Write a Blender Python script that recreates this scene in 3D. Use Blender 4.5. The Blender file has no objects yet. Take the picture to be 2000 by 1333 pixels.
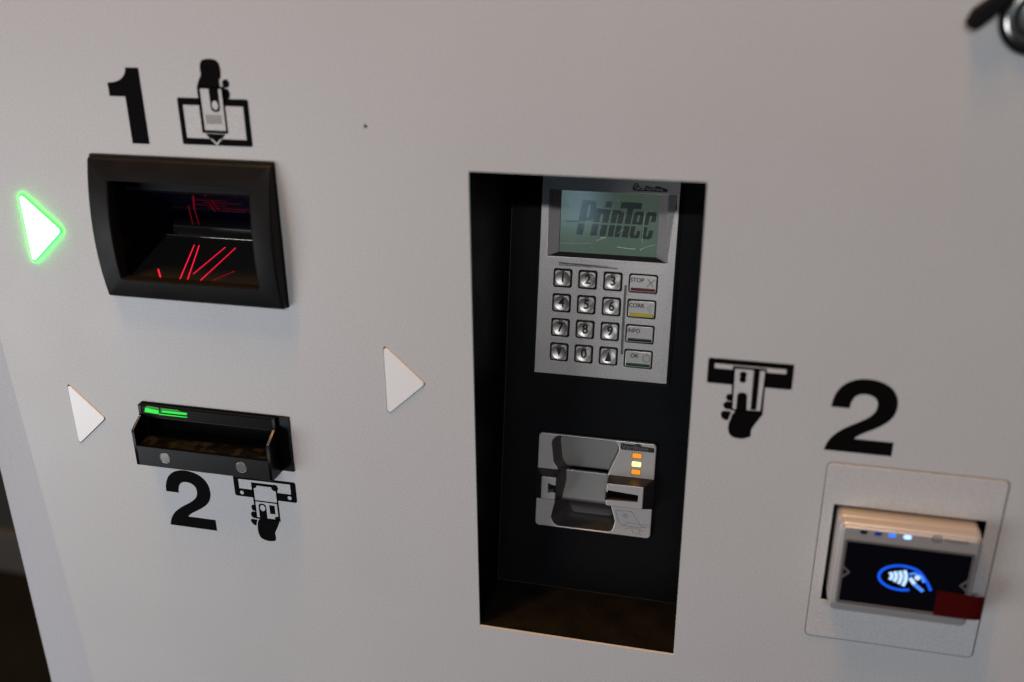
import bpy, math, random
from mathutils import Matrix, Vector
from mathutils.geometry import tessellate_polygon
random.seed(7)
S = bpy.context.scene
COL = S.collection
MM = 0.001

# ------------------------------------------------------------------ camera
cam = bpy.data.cameras.new('camera')
cam.sensor_width = 36.0
cam.lens = 33.853
cam.clip_start, cam.clip_end = 0.02, 60
cam.dof.use_dof = True
cam.dof.focus_distance = 0.925
cam.dof.aperture_fstop = 2.3
co = bpy.data.objects.new('camera', cam)
COL.objects.link(co)
R_ = Vector((0.97291, 0.23106, -0.00694))      # image right
D_ = Vector((0.08239, -0.37465, -0.92350))     # image down
F_ = Vector((-0.21599, 0.89791, -0.38354))     # view direction
m = Matrix((R_, -D_, -F_)).transposed().to_4x4()
m.translation = Vector((0.17279, -0.71833, 0.30683))
co.matrix_world = m
S.camera = co

# ------------------------------------------------------------------ light
S.view_settings.view_transform = 'Standard'
S.view_settings.look = 'None'
S.view_settings.gamma = 1
S.view_settings.exposure = 0
S.cycles.max_bounces = 8
w = bpy.data.worlds.new('World')
S.world = w
w.use_nodes = True
w.node_tree.nodes['Background'].inputs[0].default_value = (0.80, 0.86, 1.0, 1)
w.node_tree.nodes['Background'].inputs[1].default_value = 0.06


def area(name, loc, target, sx, sy, power, color):
    l = bpy.data.lights.new(name, 'AREA')
    l.shape = 'RECTANGLE'
    l.size, l.size_y = sx, sy
    l.energy = power
    l.color = color
    o = bpy.data.objects.new(name, l)
    o.location = loc
    o.rotation_euler = (Vector(target) - Vector(loc)).to_track_quat('-Z', 'Y').to_euler()
    COL.objects.link(o)
    return o


# long ceiling tube in front of the machine: the sharp horizontal shadow under the recess lintel
area('ceiling_tube_light', (0.30, -2.60, 1.28), (0, 0, 0), 1.3, 0.07, 25, (0.97, 0.965, 0.975))
# warm lamp straight above the machine front: gold on every upward face
area('overhead_warm_light', (0.05, -0.105, 3.30), (0, -0.05, 0), 3.2, 0.05, 205, (1.0, 0.50, 0.15))
# soft cool fill from an unseen left source, set low to brighten the lower panel
area('side_fill_light', (-1.65, -1.5, -0.80), (-0.30, 0, -0.3), 1.4, 1.4, 36, (0.91, 0.945, 1.0))
# small bluish lamp mirrored in the display window
area('far_blue_light', (-0.46, -2.85, 0.50), (0.03, 0.15, 0.08), 0.15, 0.20, 0.45, (0.50, 0.78, 1.0))


# ------------------------------------------------------------------ materials
def mat(name, color, rough=0.5, metal=0.0, spec=0.5, grain=0.0, gscale=900.0, bump=0.0, rvar=0.0,
        stretch=(1, 1, 1), emit=None, estr=0.0, coat=0.0, blotch=0.0, bscale=30.0):
    mt = bpy.data.materials.new(name)
    mt.use_nodes = True
    nt = mt.node_tree
    b = nt.nodes['Principled BSDF']
    b.inputs['Base Color'].default_value = (*color, 1)
    b.inputs['Roughness'].default_value = rough
    b.inputs['Metallic'].default_value = metal
    b.inputs['Specular IOR Level'].default_value = spec
    b.inputs['Coat Weight'].default_value = coat
    b.inputs['Coat Roughness'].default_value = 0.15
    if emit:
        b.inputs['Emission Color'].default_value = (*emit, 1)
        b.inputs['Emission Strength'].default_value = estr
    if grain or bump or rvar or blotch:
        tc = nt.nodes.new('ShaderNodeTexCoord')
        mp = nt.nodes.new('ShaderNodeMapping')
        mp.inputs['Scale'].default_value = stretch
        nt.links.new(tc.outputs['Object'], mp.inputs['Vector'])
        n = nt.nodes.new('ShaderNodeTexNoise')
        n.inputs['Scale'].default_value = gscale
        n.inputs['Detail'].default_value = 3
        n.inputs['Roughness'].default_value = 0.7
        nt.links.new(mp.outputs[0], n.inputs['Vector'])
        n2 = nt.nodes.new('ShaderNodeTexNoise')
        n2.inputs['Scale'].default_value = bscale
        n2.inputs['Detail'].default_value = 5
        nt.links.new(tc.outputs['Object'], n2.inputs['Vector'])
        if grain or blotch:
            def ramp(src, amp):
                r = nt.nodes.new('ShaderNodeMapRange')
                k_ = 0.08 if amp >= 1 else 0.2
                r.inputs['From Min'].default_value = 0.5 - k_
                r.inputs['From Max'].default_value = 0.5 + k_
                r.inputs['To Min'].default_value = 1 - amp
                r.inputs['To Max'].default_value = 1 + amp
                nt.links.new(src, r.inputs['Value'])
                return r.outputs[0]
            mu = nt.nodes.new('ShaderNodeMath')
            mu.operation = 'MULTIPLY'
            nt.links.new(ramp(n.outputs['Fac'], grain), mu.inputs[0])
            nt.links.new(ramp(n2.outputs['Fac'], blotch), mu.inputs[1])
            vm = nt.nodes.new('ShaderNodeVectorMath')
            vm.operation = 'SCALE'
            vm.inputs[0].default_value = color
            nt.links.new(mu.outputs[0], vm.inputs['Scale'])
            nt.links.new(vm.outputs[0], b.inputs['Base Color'])
        if rvar:
            r = nt.nodes.new('ShaderNodeMapRange')
            r.inputs['From Min'].default_value = 0.3
            r.inputs['From Max'].default_value = 0.7
            r.inputs['To Min'].default_value = max(0.02, rough - rvar)
            r.inputs['To Max'].default_value = rough + rvar
            nt.links.new(n2.outputs['Fac'], r.inputs['Value'])
            nt.links.new(r.outputs[0], b.inputs['Roughness'])
        if bump:
            bp = nt.nodes.new('ShaderNodeBump')
            bp.inputs['Strength'].default_value = bump
            bp.inputs['Distance'].default_value = 0.0002
            nt.links.new(n.outputs['Fac'], bp.inputs['Height'])
            nt.links.new(bp.outputs[0], b.inputs['Normal'])
    return mt


def glass_mat(name, rough, tint=(1, 1, 1), ior=1.5):
    """thin clear sheet: Fresnel reflection over plain transparency"""
    mt = bpy.data.materials.new(name)
    mt.use_nodes = True
    nt = mt.node_tree
    nt.nodes.clear()
    out = nt.nodes.new('ShaderNodeOutputMaterial')
    mx = nt.nodes.new('ShaderNodeMixShader')
    fr = nt.nodes.new('ShaderNodeFresnel')
    fr.inputs['IOR'].default_value = ior
    tr = nt.nodes.new('ShaderNodeBsdfTransparent')
    tr.inputs[0].default_value = (*tint, 1)
    gl = nt.nodes.new('ShaderNodeBsdfGlossy')
    gl.inputs['Roughness'].default_value = rough
    nt.links.new(fr.outputs[0], mx.inputs[0])
    nt.links.new(tr.outputs[0], mx.inputs[1])
    nt.links.new(gl.outputs[0], mx.inputs[2])
    nt.links.new(mx.outputs[0], out.inputs[0])
    return mt


M_PANEL = mat('painted_steel', (0.476, 0.478, 0.488), 0.45, 0.0, 0.4, grain=0.27, gscale=950, bump=0.15,
              blotch=0.012, bscale=9, rvar=0.05)
M_EDGESHADE = mat('bluish_edge_shade', (0.42, 0.428, 0.455), 0.5, 0.0, 0.3, grain=0.15, gscale=950, bump=0.1)  # soft shade along the left edge, put into the colour
M_BLACKSHEET = mat('black_powder_coat', (0.0030, 0.0034, 0.0044), 0.5, 0, 0.10, grain=0.4, gscale=700, bump=0.5,
                   rvar=0.08, bscale=14)
M_BLACKPL = mat('black_plastic', (0.0075, 0.0066, 0.0062), 0.42, 0, 0.13, grain=0.22, gscale=1400, bump=0.5, rvar=0.06, bscale=40)
M_GLOSSBLK = mat('glossy_black_plastic', (0.0028, 0.0026, 0.0026), 0.28, 0, 0.14, grain=0.3, gscale=1200, bump=0.15)
M_DUSTY = mat('dusty_black_plastic', (0.0075, 0.0066, 0.0052), 0.7, 0, 0.1, grain=1.0, gscale=1100, bump=0.8, blotch=1.0, bscale=75)
M_DUSTFLOOR = mat('dusty_black_sheet', (0.0065, 0.0056, 0.0046), 0.6, 0, 0.08, grain=1.0, gscale=900, bump=0.5, blotch=0.5, bscale=35)
M_WINDOW = mat('dark_scan_glass', (0.0015, 0.002, 0.012), 0.05, 0, 0.9)  # blue base tint stands in for bluish reflections in the glass
M_FLOORWIN = mat('matt_scan_floor', (0.014, 0.013, 0.012), 0.4, 0, 0.4, grain=0.5, gscale=1100, bump=0.2)
M_VINYL = mat('black_vinyl', (0.0030, 0.0024, 0.0024), 0.7, 0, 0.04, grain=0.2, gscale=1200)
M_SILVER = mat('silver_plastic', (0.49, 0.465, 0.45), 0.42, 0.8, 0.5, grain=0.42, gscale=1000, bump=0.7, blotch=0.03, bscale=60)
M_SILVERB = mat('silver_bezel_paint', (0.52, 0.50, 0.505), 0.42, 0.6, 0.5, grain=0.06, gscale=1200, bump=0.2)
M_SHINE = mat('polished_strip', (0.50, 0.48, 0.46), 0.22, 0.9, 0.5)
M_KEY = mat('brushed_key_metal', (0.54, 0.52, 0.49), 0.38, 0.8, 0.5, grain=0.10, gscale=1400, bump=0.3)
M_RUBBER = mat('black_rubber', (0.002, 0.002, 0.0025), 0.6, 0, 0.15)
M_KEYTEXT = mat('black_key_print', (0.012, 0.010, 0.010), 0.5)
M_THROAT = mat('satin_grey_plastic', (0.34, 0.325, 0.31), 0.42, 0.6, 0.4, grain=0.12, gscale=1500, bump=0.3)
M_POCKET = mat('shaded_silver_plastic', (0.13, 0.122, 0.118), 0.36, 0.6, 0.4, grain=0.15, gscale=1500, bump=0.3)  # silver throat walls and pocket with their deep shade put into the colour
M_SURROUND = mat('pale_surround_paint', (0.42, 0.40, 0.395), 0.5, 0.1, 0.4, grain=0.2, gscale=1000, bump=0.3)
M_CARDFACE = mat('satin_silver_plastic', (0.55, 0.52, 0.50), 0.36, 0.4, 0.5, grain=0.25, gscale=1000, bump=0.35)
M_BUMP = mat('shaded_guide_plastic', (0.055, 0.050, 0.048), 0.36, 0.5, 0.4, grain=0.15, gscale=1500, bump=0.3)  # guide bodies with the shading of tops and sides painted in
M_SILL = mat('shaded_sill', (0.022, 0.019, 0.018), 0.6, 0, 0.2, grain=0.4, gscale=1500)  # darkness of the up-facing slope is painted into its colour
M_ENGRAVE = mat('engraved_shade', (0.16, 0.15, 0.145), 0.5, 0.2)
M_BARRED = mat('red_enamel', (0.16, 0.006, 0.010), 0.25, 0, 0.6)
M_BARYEL = mat('yellow_enamel', (0.62, 0.48, 0.01), 0.25, 0, 0.6)
M_BARBLK = mat('navy_enamel', (0.008, 0.009, 0.016), 0.25, 0, 0.6)
M_BARGRN = mat('green_enamel', (0.005, 0.055, 0.016), 0.25, 0, 0.6)
M_LCD = mat('display_panel', (0.085, 0.135, 0.098), 0.5, 0, 0.2, grain=0.12, gscale=1300, emit=(0.21, 0.28, 0.22), estr=0.20,
            blotch=0.10, bscale=22)
M_LCDINK = mat('display_segments', (0.022, 0.028, 0.026), 0.5, 0, 0.2, emit=(0.10, 0.13, 0.12), estr=0.11, grain=0.3, gscale=900)
M_PANE = glass_mat('display_window', 0.10, (0.93, 0.97, 0.95), 1.55)
M_SENSOR = mat('sensor_window', (0.004, 0.006, 0.010), 0.1)
M_LOGOGOLD = mat('cream_print', (0.42, 0.38, 0.26), 0.5)
M_SCRATCH = mat('scratched_film', (0.75, 0.82, 0.78), 0.25, 0, 0.8)
M_ACRYL = mat('white_acrylic', (0.78, 0.775, 0.785), 0.28, 0, 0.5, grain=0.015, gscale=900)
M_ARROWLIT = mat('lit_arrow_face', (0.8, 0.9, 0.8), 0.4, emit=(0.80, 1.0, 0.84), estr=3.2)
M_ARROWSIDE = mat('lit_arrow_edge', (0.1, 0.8, 0.2), 0.4, emit=(0.001, 1.0, 0.006), estr=28.0)
M_GREENLED = mat('green_led_strip', (0.0, 0.10, 0.01), 0.3, emit=(0.0, 1.0, 0.03), estr=0.75)
M_GREENDIM = mat('green_led_dim', (0.0, 0.06, 0.01), 0.3, emit=(0.0, 1.0, 0.05), estr=0.18)
M_LASER = mat('red_laser_line', (0.3, 0, 0.01), 0.4, emit=(1.0, 0.012, 0.05), estr=1.5)
M_LASERREFL = mat('red_laser_reflection', (0.02, 0, 0.002), 0.4, emit=(1.0, 0.01, 0.04), estr=0.16)  # reflections of the floor lines, given a faint glow of their own
M_LASERDIM = mat('red_laser_line_dim', (0.1, 0, 0.01), 0.4, emit=(1.0, 0.01, 0.05), estr=0.22)
M_AMBER = mat('amber_led', (0.5, 0.2, 0.02), 0.3, emit=(1.0, 0.32, 0.015), estr=0.75)
M_AMBERHOT = mat('amber_led_bright', (0.8, 0.5, 0.1), 0.3, emit=(1.0, 0.60, 0.16), estr=3.2)
M_LENS = mat('sensor_lens', (0.10, 0.10, 0.105), 0.12, 0.0, 0.8, coat=0.6)
M_LENSRING = mat('lens_rim', (0.32, 0.32, 0.33), 0.3, 0.8)
M_SCREEN = mat('black_screen_glass', (0.003, 0.003, 0.006), 0.12, 0, 0.5)
M_GROOVE = mat('bezel_groove', (0.10, 0.095, 0.095), 0.5)
M_BLUE = mat('blue_symbol_light', (0, 0.02, 0.2), 0.4, emit=(0.008, 0.11, 0.95), estr=0.85)
M_BLUEMID = mat('blue_symbol_light_mid', (0, 0.05, 0.2), 0.4, emit=(0.10, 0.28, 1.0), estr=0.9)
M_PALE = mat('pale_symbol_light', (0.2, 0.3, 0.4), 0.4, emit=(0.50, 0.70, 1.0), estr=1.05)
M_LEDOFF = mat('led_off', (0.006, 0.006, 0.012), 0.2)
M_LEDDIM = mat('led_dim_blue', (0.004, 0.01, 0.05), 0.2, emit=(0.01, 0.05, 0.5), estr=0.25)
M_LEDBLUE = mat('led_blue', (0.02, 0.08, 0.4), 0.2, emit=(0.05, 0.20, 1.0), estr=1.1)
M_LEDHOT = mat('led_blue_bright', (0.3, 0.5, 0.8), 0.2, emit=(0.30, 0.52, 1.0), estr=1.9)
M_TAPE = mat('red_tape', (0.05, 0.0015, 0.002), 0.4, 0, 0.25, 0, 0.4)
M_DULLMETAL = mat('dull_metal_edge', (0.10, 0.10, 0.10), 0.3, 0.6)
M_FOLD = mat('worn_fold_edge', (0.045, 0.045, 0.05), 0.4, 0.3)
M_BRASS = mat('brass_barrel', (0.42, 0.30, 0.10), 0.3, 1.0)
M_CHROME = mat('worn_chrome', (0.55, 0.54, 0.50), 0.22, 1.0, 0.5, blotch=0.15, bscale=80)
M_CABINET = mat('dark_cabinet_steel', (0.03, 0.03, 0.03), 0.5)
M_FLOOR = mat('dark_floor', (0.0035, 0.0045, 0.0045), 0.8, 0, 0.1, grain=0.2, gscale=40, blotch=0.4, bscale=3)
M_WALL = mat('dark_wall_paint', (0.012, 0.014, 0.012), 0.8, grain=0.2, gscale=60, blotch=0.3, bscale=4)
M_SKIRT = mat('grey_skirting_paint', (0.045, 0.045, 0.042), 0.5, grain=0.1, gscale=60)


# ------------------------------------------------------------------ mesh builder (all in mm; x right, z up, h out of the panel)
def area2(p):
    return 0.5 * sum(p[i][0] * p[(i + 1) % len(p)][1] - p[(i + 1) % len(p)][0] * p[i][1] for i in range(len(p)))


def ccw(p, want=True):
    p = [tuple(q[:2]) for q in p]
    q = [p[0]]
    for a in p[1:]:
        if math.hypot(a[0] - q[-1][0], a[1] - q[-1][1]) > 1e-5:
            q.append(a)
    if len(q) > 3 and math.hypot(q[0][0] - q[-1][0], q[0][1] - q[-1][1]) < 1e-5:
        q.pop()
    return q if (area2(q) > 0) == want else q[::-1]


def inset(p, d):
    n = len(p)
    out = []
    for i in range(n):
        a, b, c = Vector(p[i - 1]), Vector(p[i]), Vector(p[(i + 1) % n])
        e1, e2 = (b - a).normalized(), (c - b).normalized()
        n1, n2 = Vector((-e1.y, e1.x)), Vector((-e2.y, e2.x))
        bis = n1 + n2
        if bis.length < 1e-6:
            bis = n1
        bis.normalize()
        k = d / max(0.35, bis.dot(n1))
        out.append((b.x + bis.x * k, b.y + bis.y * k))
    return out


def rrect(x0, x1, z0, z1, r=1.0, n=5):
    if r <= 0:
        return [(x0, z0), (x1, z0), (x1, z1), (x0, z1)]
    r = min(r, (x1 - x0) / 2 - 1e-3, (z1 - z0) / 2 - 1e-3)
    p = []
    for cx, cz, a0 in ((x1 - r, z0 + r, -90), (x1 - r, z1 - r, 0), (x0 + r, z1 - r, 90), (x0 + r, z0 + r, 180)):
        for i in range(n + 1):
            a = math.radians(a0 + 90 * i / n)
            p.append((cx + r * math.cos(a), cz + r * math.sin(a)))
    return p


def circ(cx, cz, r, n=28, rz=None, a0=0, a1=360):
    rz = rz or r
    full = abs(a1 - a0) >= 360
    return [(cx + r * math.cos(math.radians(a0 + (a1 - a0) * i / (n if full else n - 1))),
             cz + rz * math.sin(math.radians(a0 + (a1 - a0) * i / (n if full else n - 1)))) for i in range(n)]


def rpoly(pts, r, n=4):
    """polygon with rounded corners"""
    out = []
    N = len(pts)
    for i in range(N):
        a, b, c = Vector(pts[i - 1]), Vector(pts[i][:2]), Vector(pts[(i + 1) % N][:2])
        a = Vector(pts[i - 1][:2])
        rr = pts[i][2] if len(pts[i]) > 2 else r
        if rr <= 0:
            out.append((b.x, b.y))
            continue
        u, v = (a - b), (c - b)
        lu, lv = u.length, v.length
        u.normalize(); v.normalize()
        ang = math.acos(max(-1, min(1, u.dot(v))))
        t = min(rr / math.tan(ang / 2), lu * 0.48, lv * 0.48)
        p0, p2 = b + u * t, b + v * t
        for k in range(n + 1):
            s = k / n
            q = p0 * (1 - s) ** 2 + b * 2 * s * (1 - s) + p2 * s * s
            out.append((q.x, q.y))
    return out


def bez(segs, n=10):
    """start point then tuples: (x,z) line or (c1,c2,p) cubic"""
    out = [segs[0]]
    for s in segs[1:]:
        if len(s) == 2 and not isinstance(s[0], tuple):
            out.append(s)
        else:
            p0 = out[-1]
            for k in range(1, n + 1):
                t = k / n
                out.append(tuple((1 - t) ** 3 * p0[i] + 3 * (1 - t) ** 2 * t * s[0][i] + 3 * (1 - t) * t * t * s[1][i]
                                 + t ** 3 * s[2][i] for i in (0, 1)))
    return out


def smooth(pts, n=5):
    N = len(pts)
    out = []
    for i in range(N):
        p0, p1, p2, p3 = (pts[(i + k - 1) % N] for k in range(4))
        for j in range(n):
            t = j / n
            out.append(tuple(0.5 * ((2 * p1[c]) + (-p0[c] + p2[c]) * t + (2 * p0[c] - 5 * p1[c] + 4 * p2[c] - p3[c]) * t * t
                                    + (-p0[c] + 3 * p1[c] - 3 * p2[c] + p3[c]) * t ** 3) for c in (0, 1)))
    return out


def stroke(pts, wd):
    """open polyline as a band"""
    L, Rr = [], []
    for i, p in enumerate(pts):
        a = Vector(pts[max(0, i - 1)]); b = Vector(pts[min(len(pts) - 1, i + 1)])
        d = (b - a).normalized()
        nn = Vector((-d.y, d.x)) * wd / 2
        L.append((p[0] + nn.x, p[1] + nn.y)); Rr.append((p[0] - nn.x, p[1] - nn.y))
    return L + Rr[::-1]


class MB:
    def __init__(s):
        s.v = []; s.f = []; s.flat = set()

    def add(s, vs, fs):
        k = len(s.v)
        s.v += [(x, -h, z) for x, z, h in vs]
        s.f += [tuple(i + k for i in f) for f in fs]
        return s

    def prism(s, outline, h0, h1, bev=0.0, holes=(), back=False, seg=3, fn=None):
        rings = [ccw(outline, True)] + [ccw(h, False) for h in holes]
        prof = [(h0, 0.0)]
        if bev > 0:
            for i in range(seg + 1):
                a = math.pi / 2 * i / seg
                prof.append((h1 - bev + bev * math.sin(a), bev - bev * math.cos(a)))
        else:
            prof.append((h1, 0.0))
        vs, fs, topidx, top2d, botidx = [], [], [], [], []
        for r in rings:
            n = len(r)
            base = len(vs)
            for (h, d) in prof:
                q = inset(r, d) if d > 0 else r
                vs += [(x, z, h) for x, z in q]
            for k in range(len(prof) - 1):
                for i in range(n):
                    a, b = base + k * n + i, base + k * n + (i + 1) % n
                    fs.append((a, b, b + n, a + n))
            botidx.append(list(range(base, base + n)))
            topidx.append(list(range(base + (len(prof) - 1) * n, base + len(prof) * n)))
        flat = [i for r in topidx for i in r]
        tris = tessellate_polygon([[Vector((vs[i][0], vs[i][1], 0)) for i in r] for r in topidx])
        for t in tris:
            t = [flat[i] for i in t]
            A, B, Cc = (vs[i] for i in t)
            if (B[0] - A[0]) * (Cc[1] - A[1]) - (Cc[0] - A[0]) * (B[1] - A[1]) < 0:
                t = t[::-1]
            fs.append(tuple(t))
            if not fn:
                s.flat.add(len(s.f) + len(fs) - 1)
        if back:
            flatb = [i for r in botidx for i in r]
            for t in tris:
                t = [flatb[i] for i in t]
                A, B, Cc = (vs[i] for i in t)
                if (B[0] - A[0]) * (Cc[1] - A[1]) - (Cc[0] - A[0]) * (B[1] - A[1]) > 0:
                    t = t[::-1]
                fs.append(tuple(t))
        if fn:
            vs = [(x, z, fn(x, z, h)) for x, z, h in vs]
        return s.add(vs, fs)

    def side(s, prof, x0, x1):
        """profile of (h,z) points extruded along x, closed"""
        n = len(prof)
        vs = [(x0, z, h) for h, z in prof] + [(x1, z, h) for h, z in prof]
        fs = [(i, (i + 1) % n, n + (i + 1) % n, n + i) for i in range(n)]
        tris = tessellate_polygon([[Vector((h, z, 0)) for h, z in prof]])
        fs += [tuple(t) for t in tris] + [tuple(n + i for i in reversed(t)) for t in tris]
        return s.add(vs, fs)

    def strip(s, prof, x0, x1, xfn=None):
        """open profile of (h,z) swept along x"""
        n = len(prof)
        vs = [(x0, z, h) for h, z in prof] + [(x1, z, h) for h, z in prof]
        return s.add(vs, [(i, i + 1, n + i + 1, n + i) for i in range(n - 1)])

    def quad(s, a, b, c, d):
        return s.add([a, b, c, d], [(0, 1, 2, 3)])

    def box(s, x0, x1, z0, z1, h0, h1, bev=0.0):
        return s.prism(rrect(x0, x1, z0, z1, bev, 3) if bev else rrect(x0, x1, z0, z1, 0), h0, h1, bev, back=True)

    def loft(s, rings):
        """list of rings [(x,z,h)...] with equal counts"""
        n = len(rings[0])
        vs = [p for r in rings for p in r]
        fs = [(k * n + i, k * n + (i + 1) % n, (k + 1) * n + (i + 1) % n, (k + 1) * n + i)
              for k in range(len(rings) - 1) for i in range(n)]
        return s.add(vs, fs)

    def text(s, body, x, z, size, h0, h1, sx=1.0, align='LEFT', shear=0.0, fn=None, offset=0.0, space=1.0):
        cu = bpy.data.curves.new('t', 'FONT')
        cu.body = body
        cu.size = size
        cu.shear = shear
        cu.offset = offset
        cu.space_character = space
        cu.align_x = align
        cu.align_y = 'CENTER'
        cu.extrude = (h1 - h0) / 2
        cu.resolution_u = 4
        o = bpy.data.objects.new('t', cu)
        COL.objects.link(o)
        dg = bpy.context.evaluated_depsgraph_get()
        me = bpy.data.meshes.new_from_object(o.evaluated_get(dg))
        vs = []
        for v in me.vertices:
            X, Z_, H = v.co.x * sx + x, v.co.y + z, v.co.z + (h0 + h1) / 2
            if fn:
                H += fn(X, Z_)
            vs.append((X, Z_, H))
        s.add(vs, [tuple(p.vertices) for p in me.polygons])
        bpy.data.objects.remove(o)
        bpy.data.curves.remove(cu)
        bpy.data.meshes.remove(me)
        return s

    def build(s, name, material, parent=None, smooth_angle=35, fix=True):
        me = bpy.data.meshes.new(name)
        ox = parent.get('_o') if parent else None
        o3 = Vector(ox) if ox else Vector((0, 0, 0))
        me.from_pydata([((x - o3.x) * MM, (y - o3.y) * MM, (z - o3.z) * MM) for x, y, z in s.v], [], s.f)
        for i, p in enumerate(me.polygons):
            p.use_smooth = i not in s.flat
        if fix:
            import bmesh
            b = bmesh.new()
            b.from_mesh(me)
            bmesh.ops.remove_doubles(b, verts=b.verts, dist=1e-6)
            bmesh.ops.recalc_face_normals(b, faces=b.faces)
            b.to_mesh(me)
            b.free()
        me.materials.append(material)
        keep = [p.use_smooth for p in me.polygons]
        me.set_sharp_from_angle(angle=math.radians(smooth_angle))
        for p, k in zip(me.polygons, keep):
            p.use_smooth = k
        o = bpy.data.objects.new(name, me)
        COL.objects.link(o)
        if parent:
            o.parent = parent
            o['_o'] = list(o3)
        return o


TILT = 0.19605                       # the recess back plate leans back 11.2 degrees
TORG = Vector((0, 0.0769, -0.298))   # its bottom edge


def thing(name, label, cat, x=0, z=0, group=None, tilt=False, loc=None):
    o = bpy.data.objects.new(name, None)
    o.empty_display_size = 0.01
    COL.objects.link(o)
    if tilt:
        o.rotation_euler = (-TILT, 0, 0)
        o.location = TORG + Vector((x * MM, math.sin(TILT) * z * MM, math.cos(TILT) * z * MM))
    else:
        o.location = (x * MM, 0, z * MM)
    o['_o'] = [x, 0, z]
    o['label'] = label
    o['category'] = cat
    if group:
        o['group'] = group
    return o


def structure(o):
    o['kind'] = 'structure'
    return o


# ================================================================== setting: floor and wall behind the machine
b = MB(); b.add([(-6000, -1100, 4000), (5000, -1100, 4000), (5000, -1100, -2500), (-6000, -1100, -2500)], [(0, 1, 2, 3)])
structure(b.build('floor', M_FLOOR))
b = MB(); b.box(-6000, 5000, -1100, 2200, -1010, -905)
structure(b.build('wall', M_WALL))
b = MB(); b.box(-6000, 5000, -1099, -985, -904, -888, 2.0)
structure(b.build('skirting', M_SKIRT))

# ================================================================== machine front
panel = thing('machine_front', 'pale grey painted metal front panel of the pay machine, holding every device and sign',
              'front panel', 0, 0)


def creasex(z):
    return -508.8 - 0.0495 * z  # follows the slanted boundary of the soft shade at the left edge


ARROWS = [(-449.6, 103.6, 38.0, -413.2, 70.3), (-113.8, -13.9, -80.8, -77.4, -47.3), (-440.6, -83.0, -149.6, -405.2, -117.2)]


def arrow_outline(a, grow=0.0):
    xl, zt, zb, xr, zm = a
    p = [(xl - grow, zt + 1.7 * grow, 3.0), (xl - grow, zb - 1.7 * grow, 3.0), (xr + 1.2 * grow, zm, 3.0)]
    return rpoly(p, 3.0, 5)


REC = (-33.9, 149.8, -298.0, 140.6)   # recess opening x0 x1 z0 z1
b = MB()
outline = [(creasex(700), 700), (creasex(-900), -900), (760, -900), (760, 700)]
holes = [rrect(*REC, 0.6, 2), rrect(-368, -202, 18, 138, 0), rrect(-359, -226, -148, -97, 0),
         rrect(266, 391, -226, -110, 0), circ(-117.6, 172.7, 1.5, 14)] + [arrow_outline(a, 0.75) for a in ARROWS]
b.prism(outline, -2.0, 0, 0.25, holes, seg=2)
b.build('front_sheet', M_PANEL, panel)
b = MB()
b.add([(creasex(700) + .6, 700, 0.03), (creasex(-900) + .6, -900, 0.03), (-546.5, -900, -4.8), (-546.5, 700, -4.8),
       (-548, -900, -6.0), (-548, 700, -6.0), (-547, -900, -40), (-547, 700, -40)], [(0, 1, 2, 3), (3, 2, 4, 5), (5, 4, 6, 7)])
b.build('shaded_side_strip', M_EDGESHADE, panel, fix=False)  # fold and bluish tint stand in for the shaded strip
for a in ARROWS:
    b = MB(); b.prism(arrow_outline(a, 3.0), -3.2, -2.6)
    b.build('arrow_backing', M_RUBBER, panel)
b = MB(); b.prism(circ(-117.6, 172.7, 3.0, 14), -6, -3)
b.build('screw_hole', M_RUBBER, panel)
b = MB(); b.box(-546, 755, -1100, 690, -420, -180)
b.build('cabinet_body', M_CABINET, panel)

# ---------------- recess box
rec = thing('recess_box', 'tall deep black metal recess around the keypad and card slot, centre of the panel',
            'recess', 58, -298)
x0, x1, z0, z1 = -35.4, 151.3, -299.4, 142.5


def tback(z):
    return -(76.9 + (z + 298.0) * math.tan(TILT))


zt = 175.0
b = MB(); zq = lambda s_: -298.0 + s_ * math.cos(TILT)
b.prism([(x0, z0 - 2), (x1, z0 - 2), (x1, zt), (x0, zt)], -80, -76.9, 0, holes=[rrect(5, 111, zq(335), zq(400), 0), rrect(12, 84, zq(65.5), zq(160), 0)], fn=lambda x, z, h: tback(z) + (h + 76.9))
b.build('back_plate', M_BLACKSHEET, rec)
for xs in ((x0 - 1.5, x0), (x1, x1 + 1.5)):
    b = MB()
    b.side([(-3, z0 - 3), (tback(z0) - 1, z0 - 3), (tback(zt), zt), (-3, zt)], *xs)
    b.build('side_wall', M_BLACKSHEET, rec)
b = MB(); b.side([(-3.4, z0 - 1.5), (-3.4, z0 + 2.9), (-4.6, z0 + 2.9), (-4.6, z0 + 0.3), (tback(z0), z0 + 0.3), (tback(z0), z0 - 1.5)], x0, x1)
b.build('floor_plate', M_DUSTFLOOR, rec)
b = MB(); b.side([(-3, z1), (tback(z1) - 6, z1), (tback(z1) - 6, z1 + 1.5), (-3, z1 + 1.5)], x0, x1)
b.build('top_plate', M_BLACKSHEET, rec)

b = MB(); b.strip([(tback(z0) + 0.3, z0 + 0.3), (tback(z0) + 0.3, z0 + 0.95)], x0, x1)
b.build('fold_edge', M_FOLD, rec, fix=False)
b = MB(); b.add([(x0 + .05, z0, tback(z0) + .3), (x0 + .5, z0, tback(z0) + .3), (x0 + .5, zt, tback(zt) + .3), (x0 + .05, zt, tback(zt) + .3)], [(0, 1, 2, 3)])
b.build('fold_edge', M_FOLD, rec, fix=False)

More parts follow.
